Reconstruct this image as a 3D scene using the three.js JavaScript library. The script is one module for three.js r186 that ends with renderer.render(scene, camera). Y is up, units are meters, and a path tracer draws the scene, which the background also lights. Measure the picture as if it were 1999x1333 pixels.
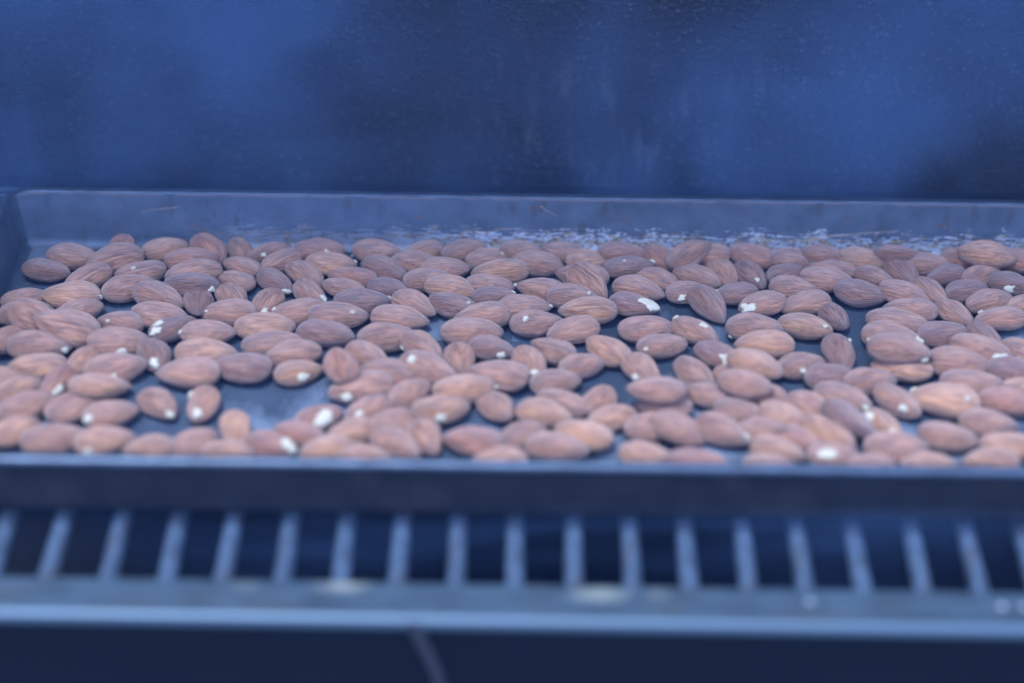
import * as THREE from 'three';
import { ImprovedNoise } from 'three/addons/math/ImprovedNoise.js';
import { mergeGeometries } from 'three/addons/utils/BufferGeometryUtils.js';
import { RoundedBoxGeometry } from 'three/addons/geometries/RoundedBoxGeometry.js';

// ---------------------------------------------------------------- camera, sky, sun, exposure
const scene = new THREE.Scene();
const W = 1999, H = 1333;                                   // pixels of the photograph
const PITCH = 37 * Math.PI / 180, ROLL = 0.75 * Math.PI / 180, EYE = new THREE.Vector3(0, 0.451, 0.5985);
const camera = new THREE.PerspectiveCamera(18.47, W / H, 0.02, 50);
camera.position.copy(EYE);
camera.up.set(-Math.sin(ROLL), Math.cos(ROLL), 0);
camera.lookAt(EYE.x, EYE.y - Math.sin(PITCH), EYE.z - Math.cos(PITCH));
camera.focus = 0.765;
camera.userData.fStop = 2.35;
camera.updateMatrixWorld(true);
camera.updateProjectionMatrix();

function skyTexture() {                                     // an even, cool overcast sky, a little brighter overhead
  const w = 64, h = 32, d = new Float32Array(w * h * 4);
  for (let j = 0; j < h; j++) for (let i = 0; i < w; i++) {
    const el = (j + 0.5) / h * Math.PI - Math.PI / 2, k = (j * w + i) * 4;
    const s = 0.40 + 0.75 * Math.max(0, Math.sin(el));
    const c = el > 0 ? [0.42 * s, 0.58 * s, 1.05 * s] : [0.05, 0.065, 0.10];
    d[k] = c[0]; d[k + 1] = c[1]; d[k + 2] = c[2]; d[k + 3] = 1;
  }
  const t = new THREE.DataTexture(d, w, h, THREE.RGBAFormat, THREE.FloatType);
  t.mapping = THREE.EquirectangularReflectionMapping; t.magFilter = t.minFilter = THREE.LinearFilter; t.needsUpdate = true;
  return t;
}
const sky = skyTexture();
scene.background = sky; scene.environment = sky;
const sun = new THREE.DirectionalLight(new THREE.Color().setRGB(0.74, 0.84, 1.0), 1.5);
sun.position.set(-0.30, 1.5, -0.02); sun.target.position.set(0, 0, 0.02);
sun.castShadow = true; sun.shadow.radius = 36; sun.shadow.mapSize.set(2048, 2048);
Object.assign(sun.shadow.camera, { left: -0.5, right: 0.5, top: 0.5, bottom: -0.5, near: 0.1, far: 4 });
scene.add(sun, sun.target);
const renderer = new THREE.WebGLRenderer({ antialias: true });
renderer.toneMapping = THREE.LinearToneMapping;
renderer.toneMappingExposure = 3.6;
renderer.shadowMap.enabled = true;
scene.fog = new THREE.FogExp2(new THREE.Color().setRGB(0.22, 0.42, 1.0), 0.03);

// ---------------------------------------------------------------- helpers
const rng = (s) => () => { s |= 0; s = s + 0x6D2B79F5 | 0; let t = Math.imul(s ^ s >>> 15, 1 | s); t = t + Math.imul(t ^ t >>> 7, 61 | t) ^ t; return ((t ^ t >>> 14) >>> 0) / 4294967296; };
const N = new ImprovedNoise(), n3 = (x, y, z) => N.noise(x + 31.7, y + 17.3, z + 5.9);
const fbm = (x, y, z, o = 4) => { let s = 0, a = 0.5, f = 1; for (let i = 0; i < o; i++) { s += a * n3(x * f, y * f, z * f + i * 9.1); a *= 0.5; f *= 2.03; } return s; };
const clamp = (x, a = 0, b = 1) => Math.min(b, Math.max(a, x)), mix = (a, b, t) => a + (b - a) * t;
const smooth = (a, b, x) => { const t = clamp((x - a) / (b - a)); return t * t * (3 - 2 * t); };
const lin = (r, g, b) => new THREE.Color().setRGB(r, g, b);
const taken = {};
const numbered = (n) => { const k = taken[n] = (taken[n] ?? -1) + 1; return k ? `${n}_${String(k).padStart(3, '0')}` : n; };
function mesh(name, geo, mat, parent) {
  const m = new THREE.Mesh(geo, mat); m.castShadow = m.receiveShadow = true; m.name = parent === scene ? numbered(name) : name; parent.add(m); return m;
}
function thing(name, label, category, group) {
  const o = new THREE.Group(); o.name = numbered(name); o.userData = { label, category }; if (group) o.userData.group = group; scene.add(o); return o;
}
// a point of the photograph -> the point at a given height in the scene
const ray = new THREE.Vector3();
function direction(px, py) { return new THREE.Vector3(px / W * 2 - 1, 1 - py / H * 2, 0.5).unproject(camera).sub(EYE).normalize(); }
function atHeight(px, py, y) { const d = direction(px, py), t = (y - EYE.y) / d.y; return EYE.clone().addScaledVector(d, t); }

// texture of RGBA pixels; f(u, v, x, y) returns [r, g, b, a] in 0..1 (sRGB if srgb)
function texture(w, h, f, srgb, wrap = THREE.RepeatWrapping) {
  const d = new Uint8Array(w * h * 4);
  for (let y = 0; y < h; y++) for (let x = 0; x < w; x++) {
    const c = f((x + 0.5) / w, (y + 0.5) / h, x, y), k = (y * w + x) * 4;
    d[k] = clamp(c[0]) * 255; d[k + 1] = clamp(c[1]) * 255; d[k + 2] = clamp(c[2]) * 255; d[k + 3] = clamp(c[3] ?? 1) * 255;
  }
  const t = new THREE.DataTexture(d, w, h); t.magFilter = THREE.LinearFilter; t.minFilter = THREE.LinearMipmapLinearFilter; t.generateMipmaps = true;
  t.wrapS = t.wrapT = wrap; if (srgb) t.colorSpace = THREE.SRGBColorSpace; t.needsUpdate = true; return t;
}
const toS = (x) => x <= 0.0031308 ? 12.92 * x : 1.055 * Math.pow(x, 1 / 2.4) - 0.055;
const S = (r, g, b) => [toS(r), toS(g), toS(b), 1];
const blend = (a, b, t) => [mix(a[0], b[0], t), mix(a[1], b[1], t), mix(a[2], b[2], t), 1];
// scattered specks as a field in 0..1: random soft dots, wrapped round the picture
function specks(w, h, count, seed, rMin, rMax, slant = 0, stretch = 1) {
  const a = new Float32Array(w * h), R = rng(seed);
  for (let n = 0; n < count; n++) {
    const cx = R() * w, cy = R() * h, r = mix(rMin, rMax, R() ** 3), s = 0.3 + 0.7 * R(), ca = Math.cos(slant + (R() - 0.5) * 0.5), sa = Math.sin(slant), m = Math.ceil(r * stretch) + 1;
    for (let y = -m; y <= m; y++) for (let x = -m; x <= m; x++) {
      const p = (x * ca + y * sa) / stretch, q = -x * sa + y * ca, e = 1 - (p * p + q * q) / (r * r);
      if (e > 0) { const k = ((cy + y + h) % h | 0) * w + ((cx + x + w) % w | 0); a[k] = Math.max(a[k], s * Math.min(1, e * 1.6)); }
    }
  }
  return a;
}

// ---------------------------------------------------------------- materials of the metal
const TRAY = { x0: -0.1845, x1: 0.238, z0: -0.0578, z1: 0.0894, r: 0.0055, yaw: 0.3 * Math.PI / 180 };

// worn dark steel: fine grain, pale flecks, smudges
const floorSpeck = specks(1024, 1024, 5200, 11, 0.5, 2.1);
const floorMap = texture(1024, 1024, (u, v, x, y) => {
  const m = fbm(u * 6, v * 6, 1.2, 5), g = n3(x * 0.6, y * 0.6, 4) * 0.5 + n3(x * 0.21, y * 0.21, 8) * 0.5, sm = smooth(0.0, 0.4, fbm(u * 12 + 4, v * 6, 7.7, 6));
  let c = [0.046, 0.066, 0.096].map((k) => k * (1 + 0.7 * m + 0.35 * g));
  c = c.map((k, i) => mix(k, [0.20, 0.25, 0.32][i], 0.8 * sm));
  const s = floorSpeck[y * 1024 + x] * 0.75;
  return S(...c.map((k) => mix(k, 0.42, s * 0.55)));
}, true);
const floorBump = texture(1024, 1024, (u, v, x, y) => { const k = 0.5 + 0.25 * n3(x * 0.5, y * 0.5, 2) + 0.25 * fbm(u * 30, v * 30, 3, 3) + 0.5 * floorSpeck[y * 1024 + x]; return [k, k, k]; });
const floorRough = texture(512, 512, (u, v) => { const k = 0.46 + 0.3 * fbm(u * 9, v * 9, 3.3, 4); return [k, k, k]; });
for (const t of [floorMap, floorBump, floorRough]) t.repeat.set(1 / 0.22, 1 / 0.22);
const trayFloorMat = new THREE.MeshStandardMaterial({ map: floorMap, bumpMap: floorBump, bumpScale: 0.00012, roughnessMap: floorRough, roughness: 1, metalness: 0.35 });

// rear wall of the tray: grey coating, worn through and crusted along its foot (uv 0..1 along and up)
const L_REAR = 0.43;
const wallMap = texture(2048, 256, (u, v, x, y) => {
  const m = fbm(u * 40, v * 2.4, 2, 5), g = n3(x * 0.55, y * 0.5, 3) * 0.6 + n3(x * 0.17, y * 0.13, 6) * 0.4;
  let c = [0.078, 0.108, 0.15].map((k) => k * (1 + 0.5 * m + 0.22 * g));
  const drip = smooth(0.16, 0.42, fbm(u * 70, v * 1.4, 21, 3)); c = c.map((k, i) => mix(k, [0.06, 0.062, 0.068][i], drip * 0.7));
  // rust film and flecks
  const ru = fbm(u * 55 + 3, v * 5, 12.5, 5), foot = 1 - smooth(0.02, 0.62, v);
  const rust = smooth(0.16, 0.34, ru + 0.14 * foot - 0.1) * (0.25 + 0.75 * smooth(-0.3, 0.3, n3(u * 14, v * 2, 40)));
  c = blend(c, [0.15, 0.075, 0.055], rust * 0.7);
  c = blend(c, [0.20, 0.165, 0.165], smooth(0.955, 0.985, v) * smooth(-0.35, 0.1, n3(u * 60, 3, 8) + 0.1) * 0.9);
  // bare scraped metal along the foot, mostly on the long right half
  const along = smooth(0.30, 0.52, u + 0.05 * n3(u * 9, 2, 1)) * (1 - 0.35 * smooth(0.9, 1, u)) + 0.30 * smooth(0.12, 0.2, u) * (1 - smooth(0.4, 0.5, u));
  const edge = 0.35 + 0.16 * fbm(u * 26, 3, 9, 3) + 0.08 * n3(u * 70, 1, 4) + 0.05 * n3(u * 300, v * 9, 4);
  const bare = along * smooth(0.0, 0.08, edge - v + 0.3 * n3(u * 60, v * 30, 2) + 0.14 * n3(u * 260, v * 26, 6));
  const tint = n3(u * 90, v * 8, 55);
  c = blend(c, tint > 0.12 ? [0.50, 0.42, 0.30] : [0.60, 0.64, 0.70], bare * (0.68 + 0.4 * n3(x * 0.4, y * 0.4, 9)));
  c = blend(c, [0.16, 0.07, 0.04], bare * smooth(0.1, 0.3, n3(u * 240, v * 24, 71)) * 0.8);
  // a few long scratches
  for (const [a, b, p, q, wd] of [[0.705, 0.785, 0.32, 0.5, 0.016], [0.66, 0.72, 0.24, 0.31, 0.014], [0.845, 0.885, 0.46, 0.26, 0.01], [0.10, 0.135, 0.68, 0.8, 0.012], [0.46, 0.475, 0.9, 0.7, 0.012]]) {
    if (u > a && u < b) { const t = (u - a) / (b - a), d = Math.abs(v - mix(p, q, t) - 0.03 * n3(u * 200, 1, 1)); c = blend(c, [0.42, 0.33, 0.26], (1 - smooth(wd * 0.4, wd * 1.6, d)) * (0.45 + 0.5 * n3(u * 500, 4, 4))); }
  }
  return S(...c.map((k) => Math.max(0.01, k)));
}, true, THREE.ClampToEdgeWrapping);
const wallBump = texture(2048, 256, (u, v, x, y) => { const k = 0.5 + 0.3 * n3(x * 0.45, y * 0.45, 5) + 0.4 * fbm(u * 60, v * 4, 5, 3); return [k, k, k]; }, false, THREE.ClampToEdgeWrapping);
const rearWallMat = new THREE.MeshStandardMaterial({ map: wallMap, bumpMap: wallBump, bumpScale: 0.0002, roughness: 0.55, metalness: 0.2 });

const steelMap = texture(1024, 512, (u, v, x, y) => {
  const m = fbm(u * 12, v * 6, 5, 5), g = n3(x * 0.5, y * 0.5, 1);
  return S(...[0.055, 0.078, 0.11].map((k) => Math.max(0.012, k * (1 + 0.7 * m + 0.3 * g))));
}, true);
const steelBump = texture(512, 512, (u, v, x, y) => { const k = 0.5 + 0.3 * n3(x * 0.5, y * 0.5, 1) + 0.4 * fbm(u * 20, v * 20, 2, 3); return [k, k, k]; });
for (const t of [steelMap, steelBump]) t.repeat.set(1 / 0.12, 1 / 0.06);
const sideWallMat = new THREE.MeshStandardMaterial({ map: steelMap, bumpMap: steelBump, bumpScale: 0.00015, roughness: 0.5, metalness: 0.3 });
const outerFaceMap = texture(512, 256, (u, v, x, y) => { const m = fbm(u * 10, v * 5, 61, 5), t = smooth(0.05, 0.35, fbm(u * 7, v * 4, 77, 4)); return S(...blend([0.014 * (1 + m), 0.0145 * (1 + m), 0.017 * (1 + m)], [0.034, 0.027, 0.028], t * 0.8).slice(0, 3).map((k) => Math.max(0.003, k + 0.004 * n3(x * 0.5, y * 0.5, 1)))); }, true);
outerFaceMap.repeat.set(1 / 0.12, 1 / 0.06);
const outerFaceMat = new THREE.MeshStandardMaterial({ map: outerFaceMap, bumpMap: steelBump, bumpScale: 0.0003, roughness: 0.7 });   // near-black with browner patches, on every outer face of the tray
const frontWallMat = new THREE.MeshStandardMaterial({ map: steelMap, bumpMap: steelBump, bumpScale: 0.00015, roughness: 0.5, metalness: 0.3 });
const rimMat = new THREE.MeshStandardMaterial({ map: steelMap, bumpMap: steelBump, bumpScale: 0.0001, roughness: 0.34, metalness: 0.5 });

// black enamel of the grill, finely flecked with paler specks
const panelSpeck = specks(2048, 1024, 60000, 5, 0.5, 1.5, 0.5, 1.7), panelSpeck2 = specks(2048, 1024, 50000, 8, 0.5, 1.4, 0.1, 1.9);
const PW = 0.72, PH = 0.30;
const panelMap = texture(2048, 1024, (u, v, x, y) => {
  const m = fbm(u * 9, v * 5, 3, 5), k = y * 2048 + x, side = smooth(0.42, 0.62, u);
  let c = [0.0065, 0.007, 0.0075].map((q) => q * (1 + 0.9 * m));
  const s = mix(panelSpeck2[k] * 0.7, panelSpeck[k], side) * smooth(-0.45, 0.35, fbm(u * 14, v * 8, 41, 3) + 0.05);
  c = blend(c, [0.12, 0.125, 0.135], s * 0.85);
  // pale runs of dried fat low on the panel
  const run = smooth(0.05, 0.4, fbm(u * 110, v * 13, 15, 3)) * smooth(0.47, 0.50, u) * (1 - smooth(0.60, 0.68, u)) * smooth(0.47, 0.50, v) * (1 - smooth(0.55, 0.72, v + 0.1 * n3(u * 130, 1, 2)));
  c = blend(c, [0.09, 0.09, 0.09], run * 0.4);
  return S(...c.map((q) => Math.max(0.002, q)));
}, true);
const panelBump = texture(2048, 1024, (u, v, x, y) => { const k = y * 2048 + x, q = 0.35 + 0.25 * n3(x * 0.3, y * 0.42, 2) + 0.15 * n3(x * 0.12, y * 0.17, 5) + 0.5 * mix(panelSpeck2[k], panelSpeck[k], smooth(0.42, 0.62, u)); return [q, q, q]; });
const panelMat = new THREE.MeshPhysicalMaterial({ map: panelMap, bumpMap: panelBump, bumpScale: 0.0011, roughness: 0.45, specularIntensity: 0.6 });
const enamelMap = texture(512, 512, (u, v, x, y) => S(...[0.0032, 0.0042, 0.005].map((k) => Math.max(0.0015, k * (1 + 0.8 * fbm(u * 8, v * 8, 3, 5) + 0.3 * n3(x * 0.5, y * 0.5, 1))))), true);
enamelMap.repeat.set(5, 5);
const enamelMat = new THREE.MeshPhysicalMaterial({ map: enamelMap, roughness: 0.7, specularIntensity: 0.35, bumpMap: steelBump, bumpScale: 0.0002 });
const sootMat = new THREE.MeshStandardMaterial({ map: enamelMap, roughness: 0.95, color: lin(0.7, 0.7, 0.7) });

// ---------------------------------------------------------------- the grill
const grill = thing('charcoal_grill', 'black enamelled grill with steel front ledge, filled with blue smoke', 'grill');
const uvScale = (g, su, sv) => { const a = g.attributes.uv; for (let i = 0; i < a.count; i++) a.setXY(i, a.getX(i) * su, a.getY(i) * sv); return g; };
const boxAt = (x0, x1, y0, y1, z0, z1, r = 0) => { const g = r ? new RoundedBoxGeometry(x1 - x0, y1 - y0, z1 - z0, 4, r) : new THREE.BoxGeometry(x1 - x0, y1 - y0, z1 - z0); g.translate((x0 + x1) / 2, (y0 + y1) / 2, (z0 + z1) / 2); return g; };
const ZP = -0.083, ZL = 0.1265;                             // rear panel, inner edge of the front ledge
{
  // rear panel: a sheet that leans back a little, bent over at its foot
  const g = new THREE.BoxGeometry(PW, PH, 0.003, 60, 20, 1), p = g.attributes.position;
  for (let i = 0; i < p.count; i++) { const y = p.getY(i) + PH / 2; p.setZ(i, p.getZ(i) - 0.16 * y - 0.25 * y * y + 0.0006 * n3(p.getX(i) * 9, y * 12, 1)); p.setY(i, y - 0.14); }
  g.computeVertexNormals();
  mesh('rear_panel', g, panelMat, grill).position.z = ZP + 0.0235;
  // open hood out of view, added and arched forward to shade the rear rows
  const lg = new THREE.BoxGeometry(PW, 1, 0.002, 30, 24, 1), lp = lg.attributes.position;
  for (let i = 0; i < lp.count; i++) { const t = lp.getY(i) + 0.5, a = mix(-0.28, 0.95, t), R = 0.26, off = lp.getZ(i); lp.setXYZ(i, lp.getX(i), 0.158 + R * (Math.sin(a) + Math.sin(0.28)) + off * Math.sin(-a), -0.128 + R * (Math.cos(0.28) - Math.cos(a)) + off * Math.cos(a)); }
  lg.computeVertexNormals(); mesh('unseen_lid', lg, panelMat, grill);
  // foot of the rear panel: a shelf with two pressed ridges
  const ridge = (y, z, r) => { const t = new THREE.CylinderGeometry(r, r, 0.70, 10); t.rotateZ(Math.PI / 2); t.translate(0, y, z); return t; };
  const shelf = mesh('rear_shelf', boxAt(-0.355, 0.355, 0.006, 0.0105, ZP - 0.004, -0.0705, 0.0008), enamelMat, grill);
  for (const [y, z, r] of [[0.0108, -0.0727, 0.0011], [0.0108, -0.0765, 0.0013]]) mesh('ridge', ridge(y, z, r), rimMat, shelf);
  for (const s of [-1, 1]) mesh('side_panel', boxAt(s > 0 ? 0.3555 : -0.3605, s > 0 ? 0.3605 : -0.3555, -0.14, 0.03, ZP + 0.006, 0.147), enamelMat, grill);
  mesh('firebox_floor', boxAt(-0.355, 0.355, -0.145, -0.141, -0.0600, 0.140), sootMat, grill);
}
// front ledge: steel strip with stains, a rolled bright rim and the front panel below
const stains = [[670, 1148, 0.0095, 0.0036, 0.5], [1170, 1166, 0.011, 0.0042, 0.42], [1285, 1166, 0.005, 0.003, 0.2], [480, 1150, 0.006, 0.003, 0.15], [1580, 1180, 0.0016, 0.0016, 0.7], [1955, 1190, 0.0016, 0.0016, 0.8], [1998, 1190, 0.0015, 0.0015, 0.8], [150, 1118, 0.0014, 0.0014, 0.7]].map(([x, y, a, b, s]) => { const p = atHeight(x, y, 0); return [p.x, p.z, a, b, s]; });
const LED = { x0: -0.355, x1: 0.355, z0: ZL, z1: ZL + 0.0125 };
const ledgeMap = texture(2048, 64, (u, v, x, y) => {
  const wx = mix(LED.x0, LED.x1, u), wz = mix(LED.z1, LED.z0, v);
  let c = [0.031, 0.054, 0.073].map((k) => k * (1 + 0.9 * fbm(u * 40, v * 2, 3, 5) + 0.35 * n3(x * 0.4, y * 0.4, 2)));
  const dark = smooth(0.08, 0.35, fbm(u * 24, v * 1.5, 33, 4)); c = c.map((k) => mix(k, 0.045, dark * 0.8));
  for (const [px, pz, a, b, s] of stains) { const d = Math.hypot((wx - px) / a, (wz - pz) / b) + 0.5 * fbm(wx * 240, wz * 240, 7, 3); c = blend(c, a > 0.002 ? [0.34, 0.33, 0.24] : [0.4, 0.42, 0.45], s * (1 - smooth(0.1, 1.15, d))); }
  return S(...c.map((k) => Math.max(0.01, k)));
}, true, THREE.ClampToEdgeWrapping);
{
  const top = new THREE.PlaneGeometry(LED.x1 - LED.x0, LED.z1 - LED.z0, 1, 1); top.rotateX(-Math.PI / 2); top.translate(0, 0.0013, (LED.z0 + LED.z1) / 2);
  const ledge = mesh('front_ledge', boxAt(LED.x0, LED.x1, -0.0025, 0.0010, LED.z0 + 0.0002, LED.z1 + 0.002), enamelMat, grill);
  mesh('ledge_plate', top, new THREE.MeshStandardMaterial({ map: ledgeMap, roughness: 0.5, metalness: 0.25 }), ledge);
  const pts = []; for (let i = 0; i <= 12; i++) { const a = mix(-0.25, 1.02, i / 12) * Math.PI; pts.push([Math.cos(a) * 0.0029, Math.sin(a) * 0.0029]); }
  const sh = new THREE.Shape(pts.map((q) => new THREE.Vector2(q[0], q[1]))), rg = new THREE.ExtrudeGeometry(sh, { depth: 0.71, bevelEnabled: false, steps: 60 });
  rg.rotateY(Math.PI / 2); rg.translate(-0.355, 0, 0);
  const rm = mesh('rolled_rim', uvScale(rg, 1, 1), new THREE.MeshStandardMaterial({ color: lin(0.06, 0.096, 0.125), roughness: 0.4, metalness: 0.4, bumpMap: steelBump, bumpScale: 0.0001 }), grill);
  rm.position.set(0, 0.0004, LED.z1 + 0.0032);
  mesh('front_panel', boxAt(-0.355, 0.355, -0.145, -0.0022, LED.z1 + 0.0022, LED.z1 + 0.0045), enamelMat, grill);
  // a lead hanging down the front panel
  const p0 = atHeight(812, 1222, -0.004), cz = LED.z1 + 0.0068;
  const at = (px, py) => { const d = direction(px, py), t = (cz - EYE.z) / d.z; return EYE.clone().addScaledVector(d, t); };
  const curve = new THREE.CatmullRomCurve3([at(806, 1218), at(822, 1252), at(842, 1290), at(858, 1333), at(868, 1390)]);
  const lead = mesh('thin_lead', new THREE.TubeGeometry(curve, 24, 0.0017, 8), new THREE.MeshStandardMaterial({ color: lin(0.045, 0.045, 0.05), roughness: 0.5 }), scene);
  lead.userData = { label: 'thin dark lead hanging down the black front of the grill', category: 'lead' };
}

// ---------------------------------------------------------------- the cooking grate: one rod per bar
const grate = thing('cooking_grate', 'grey steel rod grate under the baking tray, smoke between its rods', 'grate');
const barMap = texture(512, 128, (u, v, x, y) => {
  const m = fbm(u * 26, v * 3, 4, 5), soot = smooth(-0.02, 0.3, fbm(u * 14, v * 2, 19, 4));
  const c = [0.052, 0.081, 0.12].map((k) => k * (1 + 1.3 * m + 0.5 * n3(x * 0.5, y * 0.5, 3))); return S(...blend(c, [0.045, 0.05, 0.06], soot * 0.85).slice(0, 3).map((k) => Math.max(0.01, k)));
}, true);
const barBump = texture(512, 128, (u, v, x, y) => { const k = 0.5 + 0.5 * fbm(u * 60, v * 8, 4, 4); return [k, k, k]; });
const PITCHX = 113 / 6190, BAR_R = 0.0030, barX0 = atHeight(1006, 1070, -0.0042).x;
const barGeos = [0, 1, 2].map((k) => {
  const R = rng(70 + k), pts = []; for (let i = 0; i <= 10; i++) pts.push(new THREE.Vector3((R() - 0.5) * 0.0005, (R() - 0.5) * 0.0002, mix(-0.062, ZL + 0.004, i / 10)));
  const g = new THREE.TubeGeometry(new THREE.CatmullRomCurve3(pts), 40, BAR_R, 14);
  const q = g.attributes.position; for (let i = 0; i < q.count; i++) { const f = 1 + 0.06 * n3(q.getX(i) * 300 + k * 7, q.getY(i) * 300, q.getZ(i) * 140); q.setXY(i, q.getX(i) * f, q.getY(i) * f); } g.computeVertexNormals(); return g;
});
const barMats = [1, 1, 1].map((k, i) => { const t = barMap.clone(); t.offset.set(i * 0.31, 0); t.needsUpdate = true; return new THREE.MeshStandardMaterial({ map: t, bumpMap: barBump, bumpScale: 0.0003, roughness: 0.62, metalness: 0.25, color: lin(k, k, k) }); });
for (let i = -18; i <= 18; i++) mesh('bar', barGeos[(i + 21) % 3], barMats[(i * 5 + 90) % 3], grate).position.set(barX0 + i * PITCHX + 0.0011 * n3(i * 1.7, 2, 3), -0.0060, 0);
for (const z of [-0.05, 0.02]) { const g = new THREE.CylinderGeometry(0.0028, 0.0028, 0.69, 10); g.rotateZ(Math.PI / 2); g.translate(0, -0.0117, z); mesh('cross_rod', g, barMats[0], grate); }

// ---------------------------------------------------------------- the baking tray
const tray = thing('baking_tray', 'shallow dark steel baking tray with worn rear wall, full of almonds', 'tray');
tray.rotation.y = TRAY.yaw;
// rounded rectangle, d outside the floor's edge; four sides: 0 rear (left to right), 1 right side, 2 front (right to left), 3 left side; each holds half of its corners
function side(k, d) {
  const { x0, x1, z0, z1, r } = TRAY, R = r + d, cs = [[x0 + r, z0 + r], [x1 - r, z0 + r], [x1 - r, z1 - r], [x0 + r, z1 - r]], out = [];
  const corner = (c, a0, a1) => { for (let i = 0; i <= 6; i++) { const a = mix(a0, a1, i / 6); out.push([cs[c][0] + R * Math.cos(a), cs[c][1] + R * Math.sin(a)]); } };
  const base = [-Math.PI / 2, 0, Math.PI / 2, Math.PI][k], a = k, b = (k + 1) % 4;
  corner(a, base - Math.PI / 4, base);
  const p = [cs[a][0] + R * Math.cos(base), cs[a][1] + R * Math.sin(base)], q = [cs[b][0] + R * Math.cos(base), cs[b][1] + R * Math.sin(base)];
  for (let i = 1; i < 40; i++) out.push([mix(p[0], q[0], i / 40), mix(p[1], q[1], i / 40)]);
  corner(b, base, base + Math.PI / 4);
  return out;
}
// sweep a profile [[d, y, v]...] along side k
function sweep(k, profile, wob = 0.0003) {
  const rows = profile.map(([d]) => side(k, d)), n = rows[0].length, pos = [], uv = [], idx = [];
  const len = [0]; for (let i = 1; i < n; i++) len.push(len[i - 1] + Math.hypot(rows[0][i][0] - rows[0][i - 1][0], rows[0][i][1] - rows[0][i - 1][1]));
  profile.forEach(([d, y, v], j) => rows[j].forEach(([x, z], i) => {
    const w = wob * n3(x * 18, z * 18 + 3, 2) * smooth(0, 0.012, y);
    pos.push(x, y + w, z + w); uv.push(len[i] / len[n - 1], v);
  }));
  for (let j = 0; j < profile.length - 1; j++) for (let i = 0; i < n - 1; i++) { const a = j * n + i, b = a + 1, c = a + n, e = c + 1; idx.push(a, b, c, b, e, c); }
  const g = new THREE.BufferGeometry(); g.setAttribute('position', new THREE.Float32BufferAttribute(pos, 3)); g.setAttribute('uv', new THREE.Float32BufferAttribute(uv, 2)); g.setIndex(idx); g.computeVertexNormals(); return g;
}
const mm = (a) => a.map(([d, y, v]) => [d / 1000, y / 1000, v]);
const WALLH = 21;
const inner = mm([[-3, 0, 0], [-1.6, 0.25, 0.03], [-0.4, 1.0, 0.07], [0.2, 2.2, 0.11], [0.5, 4, 0.19], [1.1, 8, 0.4], [1.8, 12, 0.6], [2.4, 16, 0.8], [3.1, 20.6, 0.985], [3.2, WALLH, 1]]);
const outer = mm([[3.8, WALLH - 0.3, 1], [1.6, 6, 0.3], [1.2, 0.6, 0.1], [0.8, -1.6, 0.04], [-0.4, -2.6, 0.02], [-3, -2.9, 0]]);
const rimProfile = mm([[3.1, WALLH - 0.1, 0], [3.4, WALLH + 0.35, 0.1], [3.9, WALLH + 0.55, 0.2], [5.2, WALLH + 0.55, 0.35], [6.1, WALLH + 0.4, 0.45], [6.8, WALLH - 0.2, 0.55], [7.1, WALLH - 1.0, 0.65], [6.8, WALLH - 1.8, 0.75], [6.1, WALLH - 2.1, 0.85], [5.5, WALLH - 1.7, 0.9], [5.3, WALLH - 0.4, 0.95], [3.5, WALLH - 0.4, 1]]);
// the front wall stands steeper than the others; its corners meet theirs at half way
const upright = (k, p) => k !== 2 ? p : p.map(([d, y, v]) => [d - 0.0024 * clamp(y / 0.02), y, v]);
const metres = (g, sx, sy) => uvScale(g, sx, sy);
['rear_wall', 'side_wall', 'front_wall', 'side_wall'].forEach((name, k) => {
  const long = k % 2 === 0 ? L_REAR : 0.15;
  const m = k === 0 ? rearWallMat : k === 2 ? frontWallMat : sideWallMat;
  const a = sweep(k, upright(k, inner));
  const out = mesh('outer_face', metres(sweep(k, upright(k, outer)), long, 0.02), outerFaceMat, tray);
  if (k) metres(a, long, 0.02);
  mesh(name, a, m, tray);
  mesh('rim', metres(sweep(k, upright(k, rimProfile)), long, 0.02), rimMat, tray);
});
{
  const outline = [0, 1, 2, 3].flatMap((k) => side(k, -0.003).slice(0, -1)), sh = new THREE.Shape(outline.map(([x, z]) => new THREE.Vector2(x, -z)));
  const g = new THREE.ExtrudeGeometry(sh, { depth: 0.0029, bevelEnabled: false }); g.rotateX(-Math.PI / 2); g.translate(0, -0.0029, 0);
  mesh('tray_floor', g, trayFloorMat, tray);
}

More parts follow.
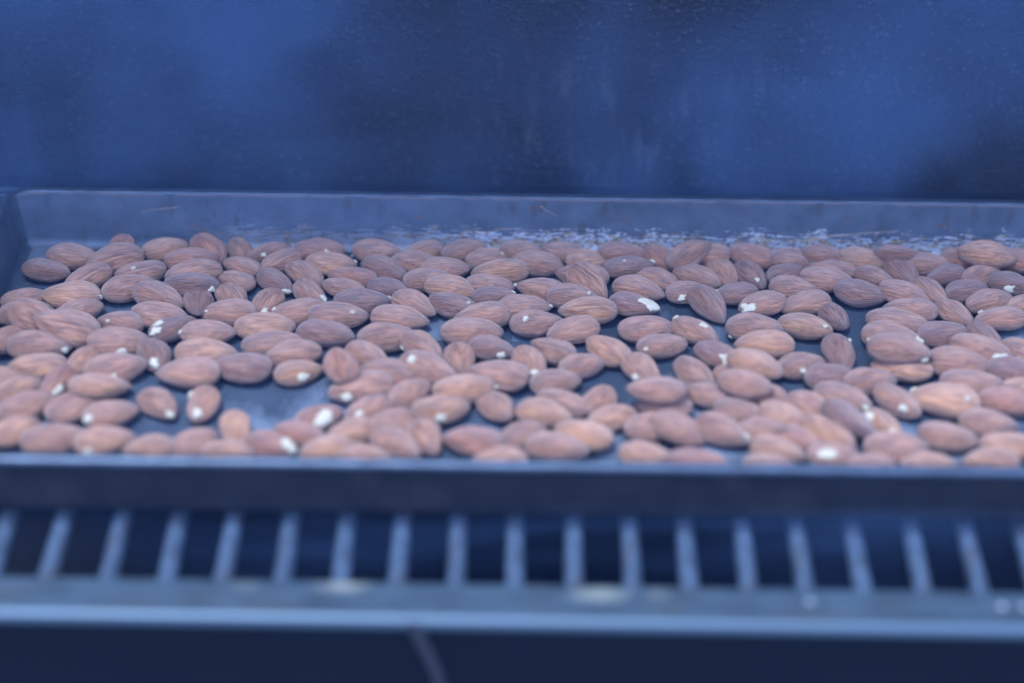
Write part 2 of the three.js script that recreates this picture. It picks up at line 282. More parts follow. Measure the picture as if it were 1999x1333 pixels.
// ---------------------------------------------------------------- the almonds
// One row each, read from the photograph in panels 520 pixels wide: x, y of the middle, slope of the long axis in the picture (clockwise), length,
// then: t tan, d dark, r reddish; 1, 2 lying on others; < pointed end at the low-x end; then white spots [x, y, radius in mm].
const PAN = { A: 0, B: 480, C: 960, D: 1440 };
const ROWS = {
  A: [[245, 258, 6, 290, 'd'], [400, 188, 3, 330], [610, 215, -5, 350], [660, 130, 90, 260, 'r'], [880, 145, -12, 290, 't'], [1100, 130, 80, 300, 'r'], [1040, 205, -3, 330, 'r'], [1275, 130, 90, 260], [740, 255, -5, 310, '<', [710, 257, 0.7]], [1020, 265, -10, 340, '<'], [460, 300, -25, 310, '<'], [705, 360, -15, 330], [375, 395, 4, 345, '<t', [535, 405, 0.9]],
    [1020, 340, 5, 330, 'd', [1125, 366, 1.4]], [1285, 230, 20, 240], [1245, 305, 25, 260], [1230, 395, 60, 260], [1055, 425, 80, 280, 'd'], [830, 410, 15, 325], [840, 490, 5, 320], [100, 415, -10, 280], [130, 490, -8, 310, '', [75, 511, 1.2]], [415, 475, -20, 290, '', [345, 515, 1.2], [388, 518, 1.6]], [650, 535, 12, 280, '<', [575, 536, 0.6]],
    [930, 560, -20, 290, 'd', [822, 590, 2.0], [842, 548, 1.6], [975, 592, 1.4]], [185, 545, 5, 320], [330, 595, 5, 370], [60, 620, -30, 280], [630, 640, -10, 340, '', [640, 706, 2.2]], [215, 680, -3, 340, '', [343, 689, 1.1]], [1095, 600, -5, 310], [1100, 685, 3, 340, 't'], [195, 755, -12, 310, 't'], [455, 730, -50, 280, 't'], [800, 710, 60, 260, 'd', [820, 757, 1.8]],
    [1278, 770, 6, 340, 'd'], [1000, 812, 0, 350], [610, 790, -12, 350, '', [605, 825, 0.9]], [25, 830, 0, 280], [90, 890, -20, 300, 't'], [305, 850, -45, 280, 'r<', [308, 900, 2.0]], [530, 880, -10, 340, 't'], [400, 970, -30, 330], [140, 985, -25, 330], [590, 1020, -12, 310, '', [468, 1058, 1.6]], [840, 965, 40, 280, '', [905, 1030, 1.3]], [1070, 965, 110, 270, '', [1048, 1025, 1.6], [1005, 918, 1.4]],
    [70, 1105, -25, 310, 't'], [280, 1150, -10, 350], [560, 1170, -10, 330, 't', [470, 1225, 1.7]], [800, 1200, 0, 270, 't'], [1020, 1170, -25, 280], [1250, 1100, 80, 280, 't'], [1210, 1210, 0, 260, 't'], [1210, 490, 8, 330, '<', [1098, 487, 0.7]]],
  B: [[135, 155, -15, 270, 'r', [92, 183, 1.0]], [395, 145, 0, 310, 'r', [428, 170, 1.2]], [450, 215, 3, 310, 't', [590, 215, 0.8]], [185, 210, -20, 290], [310, 275, 30, 290], [160, 310, 30, 270, 'd', [222, 378, 1.7]], [555, 280, 12, 310, 'r'], [740, 250, 20, 310, 'd'], [700, 150, 5, 310], [940, 140, -10, 260], [910, 215, -5, 300], [1170, 165, -12, 300], [1290, 185, -10, 300, '', [1370, 177, 0.9]],
    [1040, 255, -5, 320], [1000, 320, -3, 320], [1080, 355, 5, 330, 't'], [1350, 265, -5, 350, 't'], [760, 345, 10, 270, 'd'], [530, 350, 15, 280], [345, 375, 40, 260, '', [415, 415, 1.5]], [110, 425, -50, 270, '<', [100, 486, 1.4]], [285, 480, -12, 320, '<', [152, 472, 0.7]], [610, 430, -5, 330, 'd', [766, 410, 0.8]], [900, 440, 25, 300], [1110, 440, 15, 310, 'd', [1185, 440, 0.6]],
    [1330, 400, 0, 280, 'd', [1425, 375, 1.1]], [99, 555, 0, 340, 't'], [480, 505, -8, 350, '', [566, 490, 0.9]], [430, 580, 6, 330, 'd'], [825, 520, 4, 335], [1240, 515, -3, 330, '<'], [1210, 585, 0, 350], [770, 630, -8, 345], [155, 650, -5, 340], [235, 700, -5, 310], [285, 785, -10, 270, 't', [310, 832, 1.7]], [505, 722, 62, 300, 'r2s<'], [660, 712, 30, 260], [920, 670, 30, 290, '', [815, 690, 1.0]],
    [1310, 670, 10, 270, 'd', [1355, 716, 1.4]], [1145, 730, 80, 270], [940, 790, 15, 340, '', [880, 737, 1.5]], [1335, 820, 8, 350, '<', [1188, 832, 1.2]], [760, 800, 0, 320], [630, 880, -10, 360, '<', [535, 942, 1.7]], [870, 905, -30, 290], [640, 980, -25, 290, '<', [602, 1030, 1.3]], [1180, 900, -5, 350, 't', [1345, 893, 1.1]], [1030, 985, -10, 330, 't', [1040, 1050, 1.8]], [1320, 965, 50, 290],
    [790, 1055, -25, 260], [380, 1055, -30, 280, 'r', [420, 1040, 3.3], [395, 1075, 2.2]], [550, 1110, -15, 290, 't'], [290, 1125, 5, 290, 'r'], [140, 1170, 10, 280, 'r', [238, 1205, 2.6], [228, 1180, 1.6]], [430, 1205, -10, 270, 't'], [960, 1135, 60, 270], [795, 1190, 25, 320], [625, 1235, 0, 240, 't'], [1205, 1120, 12, 350, 'r1'], [1338, 1262, 0, 320, 't'], [1300, 335, 0, 300]],
  C: [[170, 160, -5, 290], [235, 225, 5, 320], [390, 145, 8, 290], [690, 140, -8, 320, 'r'], [520, 200, -8, 310, 't'], [740, 240, -8, 320, 'd', [857, 218, 1.0], [705, 218, 0.6]], [905, 175, 40, 270, 'r', [940, 215, 0.7]], [1120, 145, 5, 310], [1060, 205, -20, 310], [1220, 265, 55, 290], [480, 285, 10, 330], [510, 335, 35, 320], [845, 295, 20, 310], [1090, 290, 20, 310],
    [270, 355, 10, 310, '<', [126, 343, 0.8]], [780, 370, 10, 320], [1060, 370, -8, 290, '', [1012, 410, 1.3]], [1295, 375, -10, 280, 'd<', [1190, 378, 0.9]], [435, 410, 3, 320, '', [515, 389, 0.7]], [500, 470, 3, 340, 't'], [755, 440, 8, 300, 'd', [850, 443, 3.2], [868, 462, 2.0]], [1145, 440, 40, 310, 'd'], [1080, 525, 20, 300, '1', [1125, 560, 1.6], [968, 496, 1.3]],
    [165, 450, -3, 320, '', [312, 458, 0.7]], [245, 535, -5, 320, '', [180, 523, 1.1]], [430, 570, -12, 310], [830, 565, -8, 330], [905, 660, -8, 290, '', [820, 685, 0.8]], [620, 672, 30, 310, 't<'], [330, 680, 25, 290], [1200, 705, 20, 270, 'd', [1250, 742, 2.3]], [185, 750, 60, 280, '', [230, 810, 1.7]], [480, 755, -15, 270], [795, 785, 40, 290, '', [762, 832, 1.2]], [1085, 805, 40, 300],
    [340, 865, -10, 290], [570, 895, -60, 280, '1'], [880, 900, 5, 330, '1'], [910, 978, 5, 310], [1335, 825, 12, 310, 't'], [1165, 930, 20, 280], [1355, 925, 15, 310], [380, 960, 15, 310], [290, 1015, 8, 320, 't'], [640, 1045, -12, 290, 't'], [165, 1130, -25, 290], [860, 1070, -15, 320], [480, 1140, 15, 340, 't'], [350, 1200, 5, 350], [1000, 1110, 0, 330], [1230, 1110, 20, 330, '', [1355, 1150, 1.2]],
    [1330, 1010, 10, 310], [820, 1230, 5, 270, 't'], [1100, 1215, 5, 350, '1r']],
  D: [[100, 180, 8, 310, 'r'], [135, 435, -12, 300, '<', [60, 468, 2.0], [30, 455, 1.2]], [115, 590, 0, 340, '', [255, 608, 1.2], [-34, 620, 1.1]], [130, 655, 0, 330, 't'], [75, 275, 50, 290, 'd', [105, 318, 0.9]], [300, 205, -3, 300], [250, 260, -30, 270, 'd'], [460, 150, 0, 300, 'r'], [500, 230, 10, 300], [480, 315, 5, 340], [310, 355, 5, 310, '', [447, 348, 1.5]], [670, 200, 3, 310, 't'], [730, 295, 20, 280], [840, 160, 0, 300, 'r'],
    [880, 270, 45, 310, 'd'], [1010, 215, 5, 300], [1210, 165, 0, 300, 'r'], [1440, 165, 12, 310, 'r'], [1100, 295, -15, 270, 'd'], [1320, 225, 3, 340, 't'], [1300, 285, -25, 290], [1010, 365, 40, 290], [1220, 370, -15, 290, 'd'], [1455, 335, 10, 290, 'd', [1442, 360, 1.9]], [670, 380, 3, 330, 'd', [806, 370, 1.3]], [890, 405, 8, 320], [900, 462, 8, 310], [370, 440, -3, 310], [500, 485, 50, 260, 'd'], [350, 562, 8, 310, 't', [465, 565, 0.8]],
    [545, 640, 70, 300, '1d', [610, 622, 0.7]], [860, 520, 5, 350], [1155, 480, 30, 270], [1345, 430, -15, 300, '', [1295, 488, 1.1]], [1500, 445, -10, 280, 't'], [1395, 520, -5, 300], [1095, 590, -10, 310, 'd'], [1325, 605, 40, 260, 'd', [1355, 660, 1.2]], [830, 605, 6, 340, '', [968, 641, 1.7], [702, 632, 0.9]], [865, 690, 10, 350, '1', [990, 740, 1.1]], [870, 775, 8, 330, 't'], [1290, 700, 10, 340, '', [1407, 733, 2.9]], [1510, 705, 20, 290, '', [1502, 740, 1.1]],
    [1200, 765, 4, 350], [130, 745, 40, 280], [350, 765, -15, 290, '', [345, 800, 1.0]], [490, 812, -10, 300, 'd'], [1250, 850, 10, 340], [1470, 800, 5, 300, 'd'], [80, 830, 15, 320, 't', [150, 883, 1.0]], [715, 850, -10, 310], [1100, 900, 8, 390, '1t<', [920, 866, 1.6], [1215, 950, 1.1]], [1490, 885, 0, 300, 't'], [840, 945, 30, 300, '', [880, 998, 1.4]], [110, 932, 15, 310, 'r'], [540, 955, 12, 330, '', [683, 998, 1.4]], [400, 992, 20, 320],
    [1440, 950, 10, 320, 'r'], [1345, 1008, 5, 320, '1'], [260, 1035, 12, 300, 't'], [580, 1080, 30, 350, 'd'], [775, 1095, 40, 280, 't', [695, 1040, 2.0], [825, 1140, 2.2]], [135, 1110, 10, 270], [330, 1145, 30, 290, 'r'], [500, 1125, 25, 320, 't'], [1120, 1140, 10, 320], [220, 1208, 12, 310, 't'], [510, 1225, 0, 290, '', [470, 1240, 2.6], [505, 1245, 1.8]], [850, 1205, 0, 350], [1430, 1190, 8, 310, 't'], [1000, 1270, 0, 310, 't'], [1350, 1270, 0, 310, 't'], [690, 1278, 0, 280], [170, 1285, 0, 280]],
};
const Q = 520 / 1415, toX = (p, x) => PAN[p] + x * Q, toY = (y) => 430 + y * Q;
const R0 = rng(4242), almonds = [];
for (const p of 'ABCD') for (const [x, y, slope, len, flags = '', ...chips] of ROWS[p]) {
  const px = toX(p, x), py = toY(y), up = /2/.test(flags) ? 2 : /1/.test(flags) ? 1 : 0, yc = [0.0042, 0.009, 0.0125][up];
  const c = atHeight(px, py, yc), scale = EYE.distanceTo(c);
  const dx = Math.cos(slope * Math.PI / 180), dy = Math.sin(slope * Math.PI / 180);
  const e = atHeight(px + dx * 20, py + dy * 20, yc).sub(c);
  let yaw = Math.atan2(-e.z, e.x); if (/</.test(flags)) yaw += Math.PI; else if (Math.abs(slope) < 30 && !chips.length && R0() < 0.35) yaw += Math.PI;
  const L = clamp(len * Q / 1999 * (scale * 2 * Math.tan(9.235 * Math.PI / 180) * W / H), 0.0185, 0.0262) * (mix(0.90, 1.0, smooth(-0.045, 0.02, c.z)));
  almonds.push({ px, py, x: c.x, z: c.z, yaw, L, up, flags, chips: chips.map(([a, b, r]) => [toX(p, a), toY(b), r * 1.1 / 1000]), wide: mix(0.28, 0.325, R0()), thick: mix(0.16, 0.20, R0()) });
}

// settle them: each is a rigid set of spheres that sinks, is pushed out of the tray and of its neighbours, and is drawn to its place
function settle(list) {
  const bodies = list.map((o, i) => {
    const a = o.L / 2, b = o.wide * o.L, c = o.thick * o.L, q = new THREE.Quaternion().setFromAxisAngle(new THREE.Vector3(0, 1, 0), o.yaw);
    const sp = []; const add = (x, z, r) => sp.push({ q: new THREE.Vector3(x, 0, z), r });
    for (const s of [-1, 1]) { add(-0.1 * a, s * (b - c), c * 0.97); add(-0.46 * a, s * (0.86 * b - 0.86 * c), c * 0.84); add(0.3 * a, s * (0.86 * b - 0.86 * c), c * 0.86); }
    add(0, 0, c); add(-0.78 * a, 0, c * 0.60); add(0.62 * a, 0, c * 0.68); add(0.84 * a, 0, c * 0.40);
    if (/s/.test(o.flags)) q.multiply(new THREE.Quaternion().setFromAxisAngle(new THREE.Vector3(0, 0, 1), 0.55));
    return { o, sp, pos: new THREE.Vector3(o.x, c * 1.02 + o.up * 0.0075 + 0.0006 * (i % 3), o.z), rot: q, yaw: new THREE.Quaternion().setFromAxisAngle(new THREE.Vector3(0, 1, 0), o.yaw), reach: a, soft: mix(0.76, 0.9, smooth(-0.035, 0.01, o.z)) };
  });
  for (const b of bodies) { const m = new THREE.Vector3(); for (const s of b.sp) m.add(s.q); b.off = m.multiplyScalar(1 / b.sp.length); for (const s of b.sp) s.p = new THREE.Vector3(); }
  const pairs = []; for (let i = 0; i < bodies.length; i++) for (let j = i + 1; j < bodies.length; j++) if (Math.hypot(bodies[i].pos.x - bodies[j].pos.x, bodies[i].pos.z - bodies[j].pos.z) < 0.034) pairs.push([bodies[i], bodies[j]]);
  const d = new THREE.Vector3(), cm = new THREE.Vector3(), v = new THREE.Vector3(), w = new THREE.Vector3(), t = new THREE.Vector3(), dq = new THREE.Quaternion();
  const STEPS = 260;
  for (let it = 0; it < STEPS; it++) {
    const late = it / STEPS, sink = 0.00022 * (1 - 0.75 * late), pull = mix(0.06, 0.03, late);
    for (const b of bodies) {
      const hold = /s/.test(b.o.flags) ? 0.35 : 1;
      b.pos.y -= sink * hold; b.pos.x += (b.o.x - b.pos.x) * pull; b.pos.z += (b.o.z - b.pos.z) * pull;
      for (const s of b.sp) s.p.copy(s.q).applyQuaternion(b.rot).add(b.pos);
    }
    for (const [A, B] of pairs) {
      if (A.pos.distanceToSquared(B.pos) > (A.reach + B.reach) ** 2) continue;
      for (const s of A.sp) for (const u of B.sp) {
        d.subVectors(u.p, s.p); const m = (s.r + u.r) * Math.min(A.soft, B.soft), l2 = d.lengthSq();
        if (l2 < m * m) { const l = Math.sqrt(l2) || 1e-6; d.multiplyScalar(0.5 * 0.55 * (m - l) / l); s.p.sub(d); u.p.add(d); }
      }
    }
    for (const b of bodies) {
      for (const s of b.sp) {
        if (s.p.y < s.r) s.p.y = s.r;
        const lean = 0.14 * clamp(s.p.y, 0, 0.022);
        s.p.x = Math.max(TRAY.x0 + s.r - lean + 0.001, s.p.x); s.p.z = clamp(s.p.z, TRAY.z0 + s.r - lean + 0.0016, TRAY.z1 - s.r + lean - 0.0012);
      }
      cm.set(0, 0, 0); for (const s of b.sp) cm.add(s.p); cm.multiplyScalar(1 / b.sp.length);
      const A = [[0, 0, 0], [0, 0, 0], [0, 0, 0]];
      for (const s of b.sp) { v.subVectors(s.p, cm); w.subVectors(s.q, b.off); w.y += 0; const V = [v.x, v.y, v.z], Wq = [w.x, w.y, w.z]; for (let r = 0; r < 3; r++) for (let c = 0; c < 3; c++) A[r][c] += V[r] * Wq[c]; }
      // the set is nearly flat: give it weight across too, so that the turn is well defined
      const ny = new THREE.Vector3(0, 1, 0).applyQuaternion(b.rot), e = 2e-6; A[0][1] += ny.x * e; A[1][1] += ny.y * e; A[2][1] += ny.z * e;
      for (let k = 0; k < 4; k++) {
        const ax = [0, 1, 2].map((i) => new THREE.Vector3(i === 0 ? 1 : 0, i === 1 ? 1 : 0, i === 2 ? 1 : 0).applyQuaternion(b.rot)), col = [0, 1, 2].map((c) => new THREE.Vector3(A[0][c], A[1][c], A[2][c]));
        t.set(0, 0, 0); let den = 1e-12; for (let i = 0; i < 3; i++) { t.add(w.crossVectors(ax[i], col[i])); den += ax[i].dot(col[i]); }
        t.multiplyScalar(1 / Math.abs(den)); const ang = t.length(); if (ang < 1e-7) break;
        dq.setFromAxisAngle(t.multiplyScalar(1 / ang), ang); b.rot.premultiply(dq).normalize();
      }
      if (!/s/.test(b.o.flags)) { v.set(0, 1, 0).applyQuaternion(b.rot); if (v.y < 0) v.negate(); w.set(0, 1, 0); t.crossVectors(v, w); const tilt = t.length(); if (tilt > 1e-5) { dq.setFromAxisAngle(t.multiplyScalar(1 / tilt), Math.asin(Math.min(1, tilt)) * 0.05); b.rot.premultiply(dq); } }
      // keep the heading read from the photograph
      v.set(1, 0, 0).applyQuaternion(b.rot); const now = Math.atan2(-v.z, v.x); let dy = b.o.yaw - now; dy = Math.atan2(Math.sin(dy), Math.cos(dy));
      dq.setFromAxisAngle(w.set(0, 1, 0), dy * 0.06); b.rot.premultiply(dq);
      b.pos.copy(cm).sub(w.copy(b.off).applyQuaternion(b.rot));
    }
  }
  for (const b of bodies) { b.o.pos = b.pos; b.o.rot = b.rot; }
}
settle(almonds);

// the shape: unit length along x, pointed at +x; wide and thick are half sizes over the length
const prof2 = (u, a, b = 0.94) => { const k = (1 - u), l = (1 + u); return k <= 0 || l <= 0 ? 0 : Math.pow(k, a) * Math.pow(l, b) / (Math.pow(2 * a / (a + b), a) * Math.pow(2 * b / (a + b), b)); };
const bendOf = (u, seed) => 0.028 * Math.sin(seed * 3) * (1 - u * u);
function wrinkle(u, phi, seed) {
  const c = Math.cos(phi), s = Math.sin(phi), wv = 0.35 * n3(u * 1.3, seed, c * 0.6 + s * 0.3);
  const a = n3(c * 3.0 + wv * 2, s * 3.6 + wv, u * 0.7 + seed * 3.1), b = n3(c * 6.4 + wv * 3, s * 8.0 + wv * 2, u * 1.1 + seed * 5.7);
  return (0.6 - Math.abs(a) * 1.5) + 0.55 * (0.5 - Math.abs(b) * 1.6);
}
function almondGeometry(wide, thick, seed, rough, tip) {
  const NU = 46, NP = 68, pos = [], uv = [], idx = [];
  for (let i = 0; i <= NU; i++) {
    const u = -Math.cos(Math.PI * i / NU), f = Math.sqrt(prof2(u, tip)), bend = bendOf(u, seed);
    for (let j = 0; j <= NP; j++) {
      const phi = j / NP * 2 * Math.PI, k = 1 + rough * wrinkle(u, phi === 2 * Math.PI ? 0 : phi, seed) * smooth(0.0, 0.35, f) + 0.13 * n3(u * 1.2 + seed * 3, Math.cos(phi) * 0.9, Math.sin(phi) * 0.9);
      const cy = Math.sin(phi), cz = Math.cos(phi), ey = Math.sign(cy) * Math.pow(Math.abs(cy), 0.92);
      pos.push(u * 0.5, thick * f * ey * k, wide * f * cz * k + bend); uv.push(j / NP, i / NU);
    }
  }
  for (let i = 0; i < NU; i++) for (let j = 0; j < NP; j++) { const a = i * (NP + 1) + j, b = a + 1, c = a + NP + 1, d = c + 1; idx.push(a, c, b, b, c, d); }
  const g = new THREE.BufferGeometry(); g.setAttribute('position', new THREE.Float32BufferAttribute(pos, 3)); g.setAttribute('uv', new THREE.Float32BufferAttribute(uv, 2)); g.setIndex(idx); g.computeVertexNormals();
  const nr = g.attributes.normal; for (let i = 0; i <= NU; i++) { const a = i * (NP + 1), b = a + NP, v = new THREE.Vector3(nr.getX(a) + nr.getX(b), nr.getY(a) + nr.getY(b), nr.getZ(a) + nr.getZ(b)).normalize(); nr.setXYZ(a, v.x, v.y, v.z); nr.setXYZ(b, v.x, v.y, v.z); }
  return g;
}
const RV = rng(99), shapes = [];
for (let i = 0; i < 24; i++) { const wide = mix(0.278, 0.328, (i * 0.382) % 1), thick = mix(0.16, 0.20, (i * 0.618) % 1); const seed = i * 1.37 + 0.5, tip = mix(1.08, 1.5, (i * 0.73 + 0.2) % 1); shapes.push({ wide, thick, seed, tip, geo: almondGeometry(wide, thick, seed, mix(0.024, 0.05, RV()), tip) }); }
// skin: brown with paler ridges, darker grooves and a dusting of fine pale specks
const skinSpeck = specks(1024, 512, 1500, 21, 0.6, 1.7);
const skinMaps = [0, 1].map((k) => texture(1024, 512, (u, v, x, y) => {
  const phi = u * 2 * Math.PI, c = Math.cos(phi), s = Math.sin(phi), wv = n3(c, s, v * 2.5 + k * 7);
  const a = n3(c * 9 + wv * 3, s * 9 + wv * 2, v * 4 + k * 11), b = n3(c * 27 + wv * 5, s * 27 + wv * 3, v * 9 + k * 5), d = fbm(c * 2, s * 2, v * 3.5 + k * 3, 4), g = n3(x * 0.5, y * 0.5, k);
  const t = clamp(0.5 + 0.62 * a + 0.62 * b + 0.5 * d + 0.2 * g);
  let q = [mix(0.155, 0.48, t), mix(0.064, 0.222, t), mix(0.040, 0.124, t)];
  const pale = smooth(0.15, 0.55, fbm(c * 1.6 + 4, s * 1.6, v * 4 + k, 3)); q = blend(q, [0.45, 0.28, 0.17], pale * 0.45);
  q = blend(q, [0.13, 0.055, 0.05], smooth(0.2, 0.42, fbm(c * 1.7 + 9, s * 1.7, v * 3.2 + k * 8, 4)) * 0.6);
  q = blend(q, [0.62, 0.52, 0.42], skinSpeck[((y + k * 177) % 512) * 1024 + x] * 0.5);
  return S(...q.slice(0, 3));
}, true));
const skinBump = texture(1024, 512, (u, v, x, y) => {
  const phi = u * 2 * Math.PI, c = Math.cos(phi), s = Math.sin(phi), wv = n3(c, s, v * 2.5);
  const k = 0.5 + 0.4 * n3(c * 10 + wv * 3, s * 10 + wv * 2, v * 4) + 0.42 * n3(c * 28 + wv * 5, s * 28 + wv * 3, v * 9) + 0.16 * n3(x * 0.5, y * 0.5, 2); return [k, k, k];
});
const TONES = { '': ['brown', [1, 1, 1]], t: ['pale tan', [1.22, 1.24, 1.1]], d: ['dark brown', [0.68, 0.66, 0.74]], r: ['reddish brown', [1.0, 0.88, 0.84]] };
const skins = {}; for (const [k, [, c]] of Object.entries(TONES)) skins[k] = [0, 1, 2, 3].map((i) => new THREE.MeshPhysicalMaterial({ map: skinMaps[i % 2], bumpMap: skinBump, bumpScale: 0.0007, roughness: 0.42, specularIntensity: 1.3, sheen: 1.0, sheenRoughness: 0.7, sheenColor: lin(0.75, 0.75, 0.78), color: lin(...c.map((q) => q * [1, 1.08, 0.9, 1.03][i])) }));
const kernelMap = texture(256, 256, (u, v, x, y) => { const m = fbm(u * 9, v * 9, 3, 4), e = smooth(0.1, 0.4, fbm(u * 5, v * 5, 30, 3)); return S(...blend([0.70 + 0.2 * m, 0.63 + 0.2 * m, 0.47 + 0.2 * m], [0.55, 0.40, 0.22], e * 0.5).slice(0, 3)); }, true);
const kernelMat = new THREE.MeshStandardMaterial({ map: kernelMap, bumpMap: steelBump, bumpScale: 0.0003, roughness: 0.6 });

// implicit form of the shape for setting the bare spots on it
function outside(p, o) { const u = clamp(p.x * 2, -0.999, 0.999); return (p.y / o.thick) ** 2 + ((p.z - bendOf(u, o.seed)) / o.wide) ** 2 - prof2(u, o.tip) + Math.max(0, Math.abs(p.x * 2) - 0.999) * 3; }
function gradient(p, o, out) { const h = 1e-3, q = p.clone(), f = outside(p, o); q.x += h; const a = outside(q, o) - f; q.copy(p); q.y += h; const b = outside(q, o) - f; q.copy(p); q.z += h; const c = outside(q, o) - f; return out.set(a / h, b / h, c / h); }
function bareSpot(at, o, r, seed) {                         // a little dome on the skin round the point at, with a torn outline; in lengths of the almond
  const n = gradient(at, o, new THREE.Vector3()).normalize(), e1 = new THREE.Vector3(1, 0, 0).addScaledVector(n, -n.x).normalize(), e2 = new THREE.Vector3().crossVectors(n, e1), g = new THREE.Vector3();
  const NR = 6, NA = 30, pos = [], uv = [], idx = [], put = (q, lift) => {
    for (let k = 0; k < 8; k++) { gradient(q, o, g); const f = outside(q, o), l2 = g.lengthSq(); if (l2 < 1e-8) break; q.addScaledVector(g, -0.8 * f / l2); }
    gradient(q, o, g).normalize(); q.addScaledVector(g, lift); pos.push(q.x, q.y, q.z);
  };
  put(at.clone(), 0.030); uv.push(0.5, 0.5);
  for (let i = 1; i <= NR; i++) for (let j = 0; j < NA; j++) {
    const a = j / NA * 2 * Math.PI, w = 1 + 0.7 * n3(Math.cos(a) * 1.1 + seed, Math.sin(a) * 1.1, seed * 3) + 0.4 * n3(Math.cos(a) * 4 + seed, Math.sin(a) * 4, 2), rr = r * w * i / NR;
    put(at.clone().addScaledVector(e1, rr * Math.cos(a) * 1.2).addScaledVector(e2, rr * Math.sin(a) * 0.9), mix(0.030, -0.012, smooth(0.62, 1, i / NR)) + 0.005 * n3(a * 3, i, seed)); uv.push(0.5 + 0.5 * Math.cos(a) * i / NR + seed, 0.5 + 0.5 * Math.sin(a) * i / NR);
  }
  for (let j = 0; j < NA; j++) idx.push(0, 1 + j, 1 + (j + 1) % NA);
  for (let i = 0; i < NR - 1; i++) for (let j = 0; j < NA; j++) { const a = 1 + i * NA + j, b = 1 + i * NA + (j + 1) % NA; idx.push(a, a + NA, b, b, a + NA, b + NA); }
  const G = new THREE.BufferGeometry(); G.setAttribute('position', new THREE.Float32BufferAttribute(pos, 3)); G.setAttribute('uv', new THREE.Float32BufferAttribute(uv, 2)); G.setIndex(idx); G.computeVertexNormals(); return G;
}
almonds.forEach((o, i) => {
  const tone = /t/.test(o.flags) ? 't' : /d/.test(o.flags) ? 'd' : /r/.test(o.flags) ? 'r' : '';
  let best = 0, err = 9; shapes.forEach((s, k) => { const e = Math.abs(s.wide - o.wide) + Math.abs(s.thick - o.thick) + 0.03 * ((k * 7 + i * 5) % 24) / 24; if (e < err) { err = e; best = k; } });
  const s = shapes[best], spots = [];
  const skin = skins[tone][(i * 7 + (i >> 2)) % 4], flip = new THREE.Quaternion().setFromAxisAngle(new THREE.Vector3(1, 0, 0), i % 2 ? Math.PI : 0);
  const rot = o.rot.clone().multiply(flip), inv = rot.clone().invert();
  for (const [cx, cy, r] of o.chips) {                     // where the sight line through the spot meets this almond
    const from = EYE.clone().sub(o.pos).applyQuaternion(inv).multiplyScalar(1 / o.L), dir = direction(cx, cy).applyQuaternion(inv);
    const near = -from.dot(dir); let hit = null, low = 9, lowP = null;
    for (let t = near - 0.7; t < near + 0.7; t += 0.01) { const p = from.clone().addScaledVector(dir, t), f = outside(p, s); if (f < low) { low = f; lowP = p; } if (f < 0) { hit = p; break; } }
    spots.push([hit ?? lowP, r / o.L]);
  }
  const near = almonds.filter((q) => q !== o && q.pos.distanceTo(o.pos) < 0.021);
  const f = (o.pos.z - TRAY.z0) / (TRAY.z1 - TRAY.z0);
  const where = f < 0.15 ? 'against the rear wall' : f < 0.4 ? 'near rear wall' : f < 0.65 ? 'midway across tray' : f < 0.86 ? 'near front rim' : 'against the front rim';
  const beside = o.pos.x < TRAY.x0 + 0.03 ? ', by the side wall' : near.some((q) => q.chips.some((c) => c[2] > 0.00265)) ? ', by a white-ended one' : near.length <= 4 ? ', beside open tray' : near.length >= 8 ? ', hemmed in' : '';
  const along = Math.abs(Math.cos(o.yaw)), set = /2/.test(o.flags) ? 'propped up steeply' : o.up ? 'lying over others' : along > 0.94 ? 'lengthwise' : along < 0.5 ? 'crosswise' : 'aslant';
  const big = Math.max(0, ...o.chips.map((c) => c[2])), name = TONES[tone][0], size = o.L > 0.0243 ? 'large ' : o.L < 0.0205 ? 'small ' : s.wide > 0.31 ? 'broad ' : s.wide < 0.292 ? 'slender ' : '';
  const mark = !o.chips.length ? '' : big > 0.00275 ? ' with a white end' : o.chips.length > 1 ? ' with white spots' : big > 0.00133 ? ' with a white spot' : ' with a tiny nick';
  let label = `${size}${name} almond${mark}, ${set}, ${where}${beside}`;
  if (label.split(/[ -]/).length > 15) label = label.replace(', hemmed in', '').replace(', beside open tray', '').replace(', by a white-ended one', '');
  const group = label.replace('almond', 'almonds');
  const place = (t) => { t.position.copy(o.pos); t.quaternion.copy(rot); t.scale.setScalar(o.L); t.userData = { label, category: 'almond', group }; };
  if (!spots.length) place(mesh('almond', s.geo, skin, scene));
  else { const t = thing('almond', label, 'almond'); mesh('skin', s.geo, skin, t); spots.forEach(([p, r], k) => mesh('bare_spot', bareSpot(p, s, r, i * 0.37 + k * 1.9), kernelMat, t)); place(t); }
});

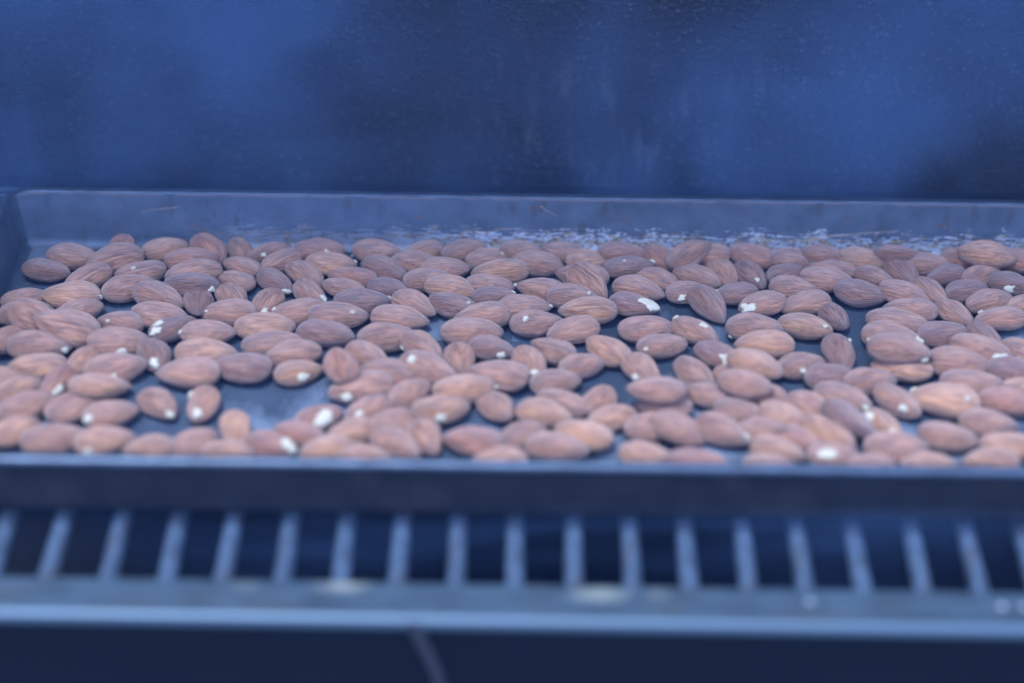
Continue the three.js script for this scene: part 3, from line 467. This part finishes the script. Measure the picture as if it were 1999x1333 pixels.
// ---------------------------------------------------------------- crumbs of skin and salt on the tray
{
  const R = rng(303), g = new THREE.IcosahedronGeometry(1, 0), p = g.attributes.position; for (let i = 0; i < p.count; i++) { const k = 1 + 0.35 * n3(p.getX(i) * 2, p.getY(i) * 2, p.getZ(i) * 2); p.setXYZ(i, p.getX(i) * k, p.getY(i) * k * 0.6, p.getZ(i) * k); } g.computeVertexNormals();
  const n = 900, im = new THREE.InstancedMesh(g, new THREE.MeshStandardMaterial({ color: lin(1, 1, 1), roughness: 0.8 }), n), m = new THREE.Matrix4(), q = new THREE.Quaternion(), c = new THREE.Color();
  for (let i = 0; i < n; i++) {
    const rear = i < 110, x = mix(TRAY.x0 + 0.01, TRAY.x1 - 0.01, R()), z = rear ? TRAY.z0 + 0.0035 + 0.004 * R() ** 2 : mix(TRAY.z0 + 0.004, TRAY.z1 - 0.004, R()), s = (rear ? mix(0.0002, 0.0006, R() ** 3) : mix(0.0001, 0.00042, R() ** 3));
    q.setFromAxisAngle(new THREE.Vector3(R() - 0.5, R() - 0.5, R() - 0.5).normalize(), R() * 6); m.compose(new THREE.Vector3(x, s * 0.4 + (rear ? 0.0003 : 0), z), q, new THREE.Vector3(s, s, s)); im.setMatrixAt(i, m);
    const k = R(); im.setColorAt(i, k < 0.4 ? c.setRGB(0.3, 0.14, 0.07) : k < 0.75 ? c.setRGB(0.62, 0.58, 0.5) : c.setRGB(0.45, 0.32, 0.18));
  }
  im.castShadow = im.receiveShadow = true; im.name = 'almond_crumb_scatter'; im.userData = { label: 'fine crumbs of almond skin and salt scattered on the tray', category: 'crumbs', kind: 'stuff' }; scene.add(im);
}

// ---------------------------------------------------------------- smoke: billowing veils rising one behind another
{
  const veil = (seed, thr, gain, fx, fy) => texture(512, 512, (u, v) => {
    const wx = 0.35 * fbm(u * 3 + seed, v * 2.2, seed, 3), wy = 0.35 * fbm(u * 3, v * 2.2 + 9, seed + 4, 3);
    const d = fbm(u * fx + wx * 2 + seed * 3, v * fy + wy * 2, seed * 1.7, 4), edge = smooth(0, 0.3, u) * smooth(0, 0.3, 1 - u) * smooth(0, 0.22, v) * smooth(0, 0.22, 1 - v);
    const a = gain * smooth(thr - 0.3, thr + 0.42, d) * edge; return [1, 1, 1, a];
  }, false, THREE.ClampToEdgeWrapping);
  const maps = [1.3, 4.1, 7.7].map((s) => veil(s, 0.02, 1, 1.9, 1.3));
  const smoke = new THREE.Group(); smoke.name = 'smoke'; smoke.userData = { label: 'blue smoke drifting up over the tray and rear panel', category: 'smoke', kind: 'stuff' }; scene.add(smoke);
  // [x, y, z of the middle, width, height, turn, opacity, map]
  const sheets = [
    [-0.20, 0.075, -0.074, 0.40, 0.22, 0.01, 0.62, 0], [-0.15, 0.075, -0.078, 0.34, 0.20, -0.01, 0.52, 1], [-0.07, 0.075, -0.081, 0.24, 0.22, 0.01, 0.16, 2],
    [0.10, 0.070, -0.079, 0.20, 0.20, -0.01, 0.38, 1], [0.15, 0.072, -0.074, 0.32, 0.22, 0.01, 0.30, 0], [0.24, 0.085, -0.082, 0.32, 0.22, 0.0, 0.42, 2],
    [-0.16, 0.110, -0.045, 0.30, 0.15, 0.05, 0.26, 2], [0.14, 0.112, -0.040, 0.30, 0.15, -0.05, 0.13, 1],
    [0.0, 0.075, -0.02, 0.56, 0.11, 0.03, 0.14, 0],
    [0.02, -0.004, 0.108, 0.36, 0.05, 0.02, 0.22, 2], [0.0, -0.03, 0.06, 0.60, 0.06, 0.0, 0.30, 0], [0.0, -0.05, 0.0, 0.6, 0.08, 0.0, 0.30, 1],
  ];
  sheets.forEach(([x, y, z, w, h, turn, op, k], i) => {
    const g = new THREE.PlaneGeometry(w, h, 30, 20), p = g.attributes.position;
    for (let j = 0; j < p.count; j++) p.setZ(j, (i < 6 ? 0.004 : 0.008) * n3(p.getX(j) * 14 + i * 5, p.getY(j) * 14, i) - (i < 6 ? 0.16 * p.getY(j) : 0) + 0.002 * n3(p.getX(j) * 40, p.getY(j) * 30, i + 9));
    g.computeVertexNormals();
    const m = mesh('smoke_veil', g, new THREE.MeshPhysicalMaterial({ map: maps[k], color: lin(0.19, 0.36, 0.66), roughness: 1, specularIntensity: 0, transmission: 0.5, thickness: 0, transparent: true, opacity: op, side: THREE.DoubleSide, depthWrite: false }), smoke);
    m.position.set(x, y, z); m.rotation.y = turn; m.castShadow = false;
  });
}
renderer.render(scene, camera);
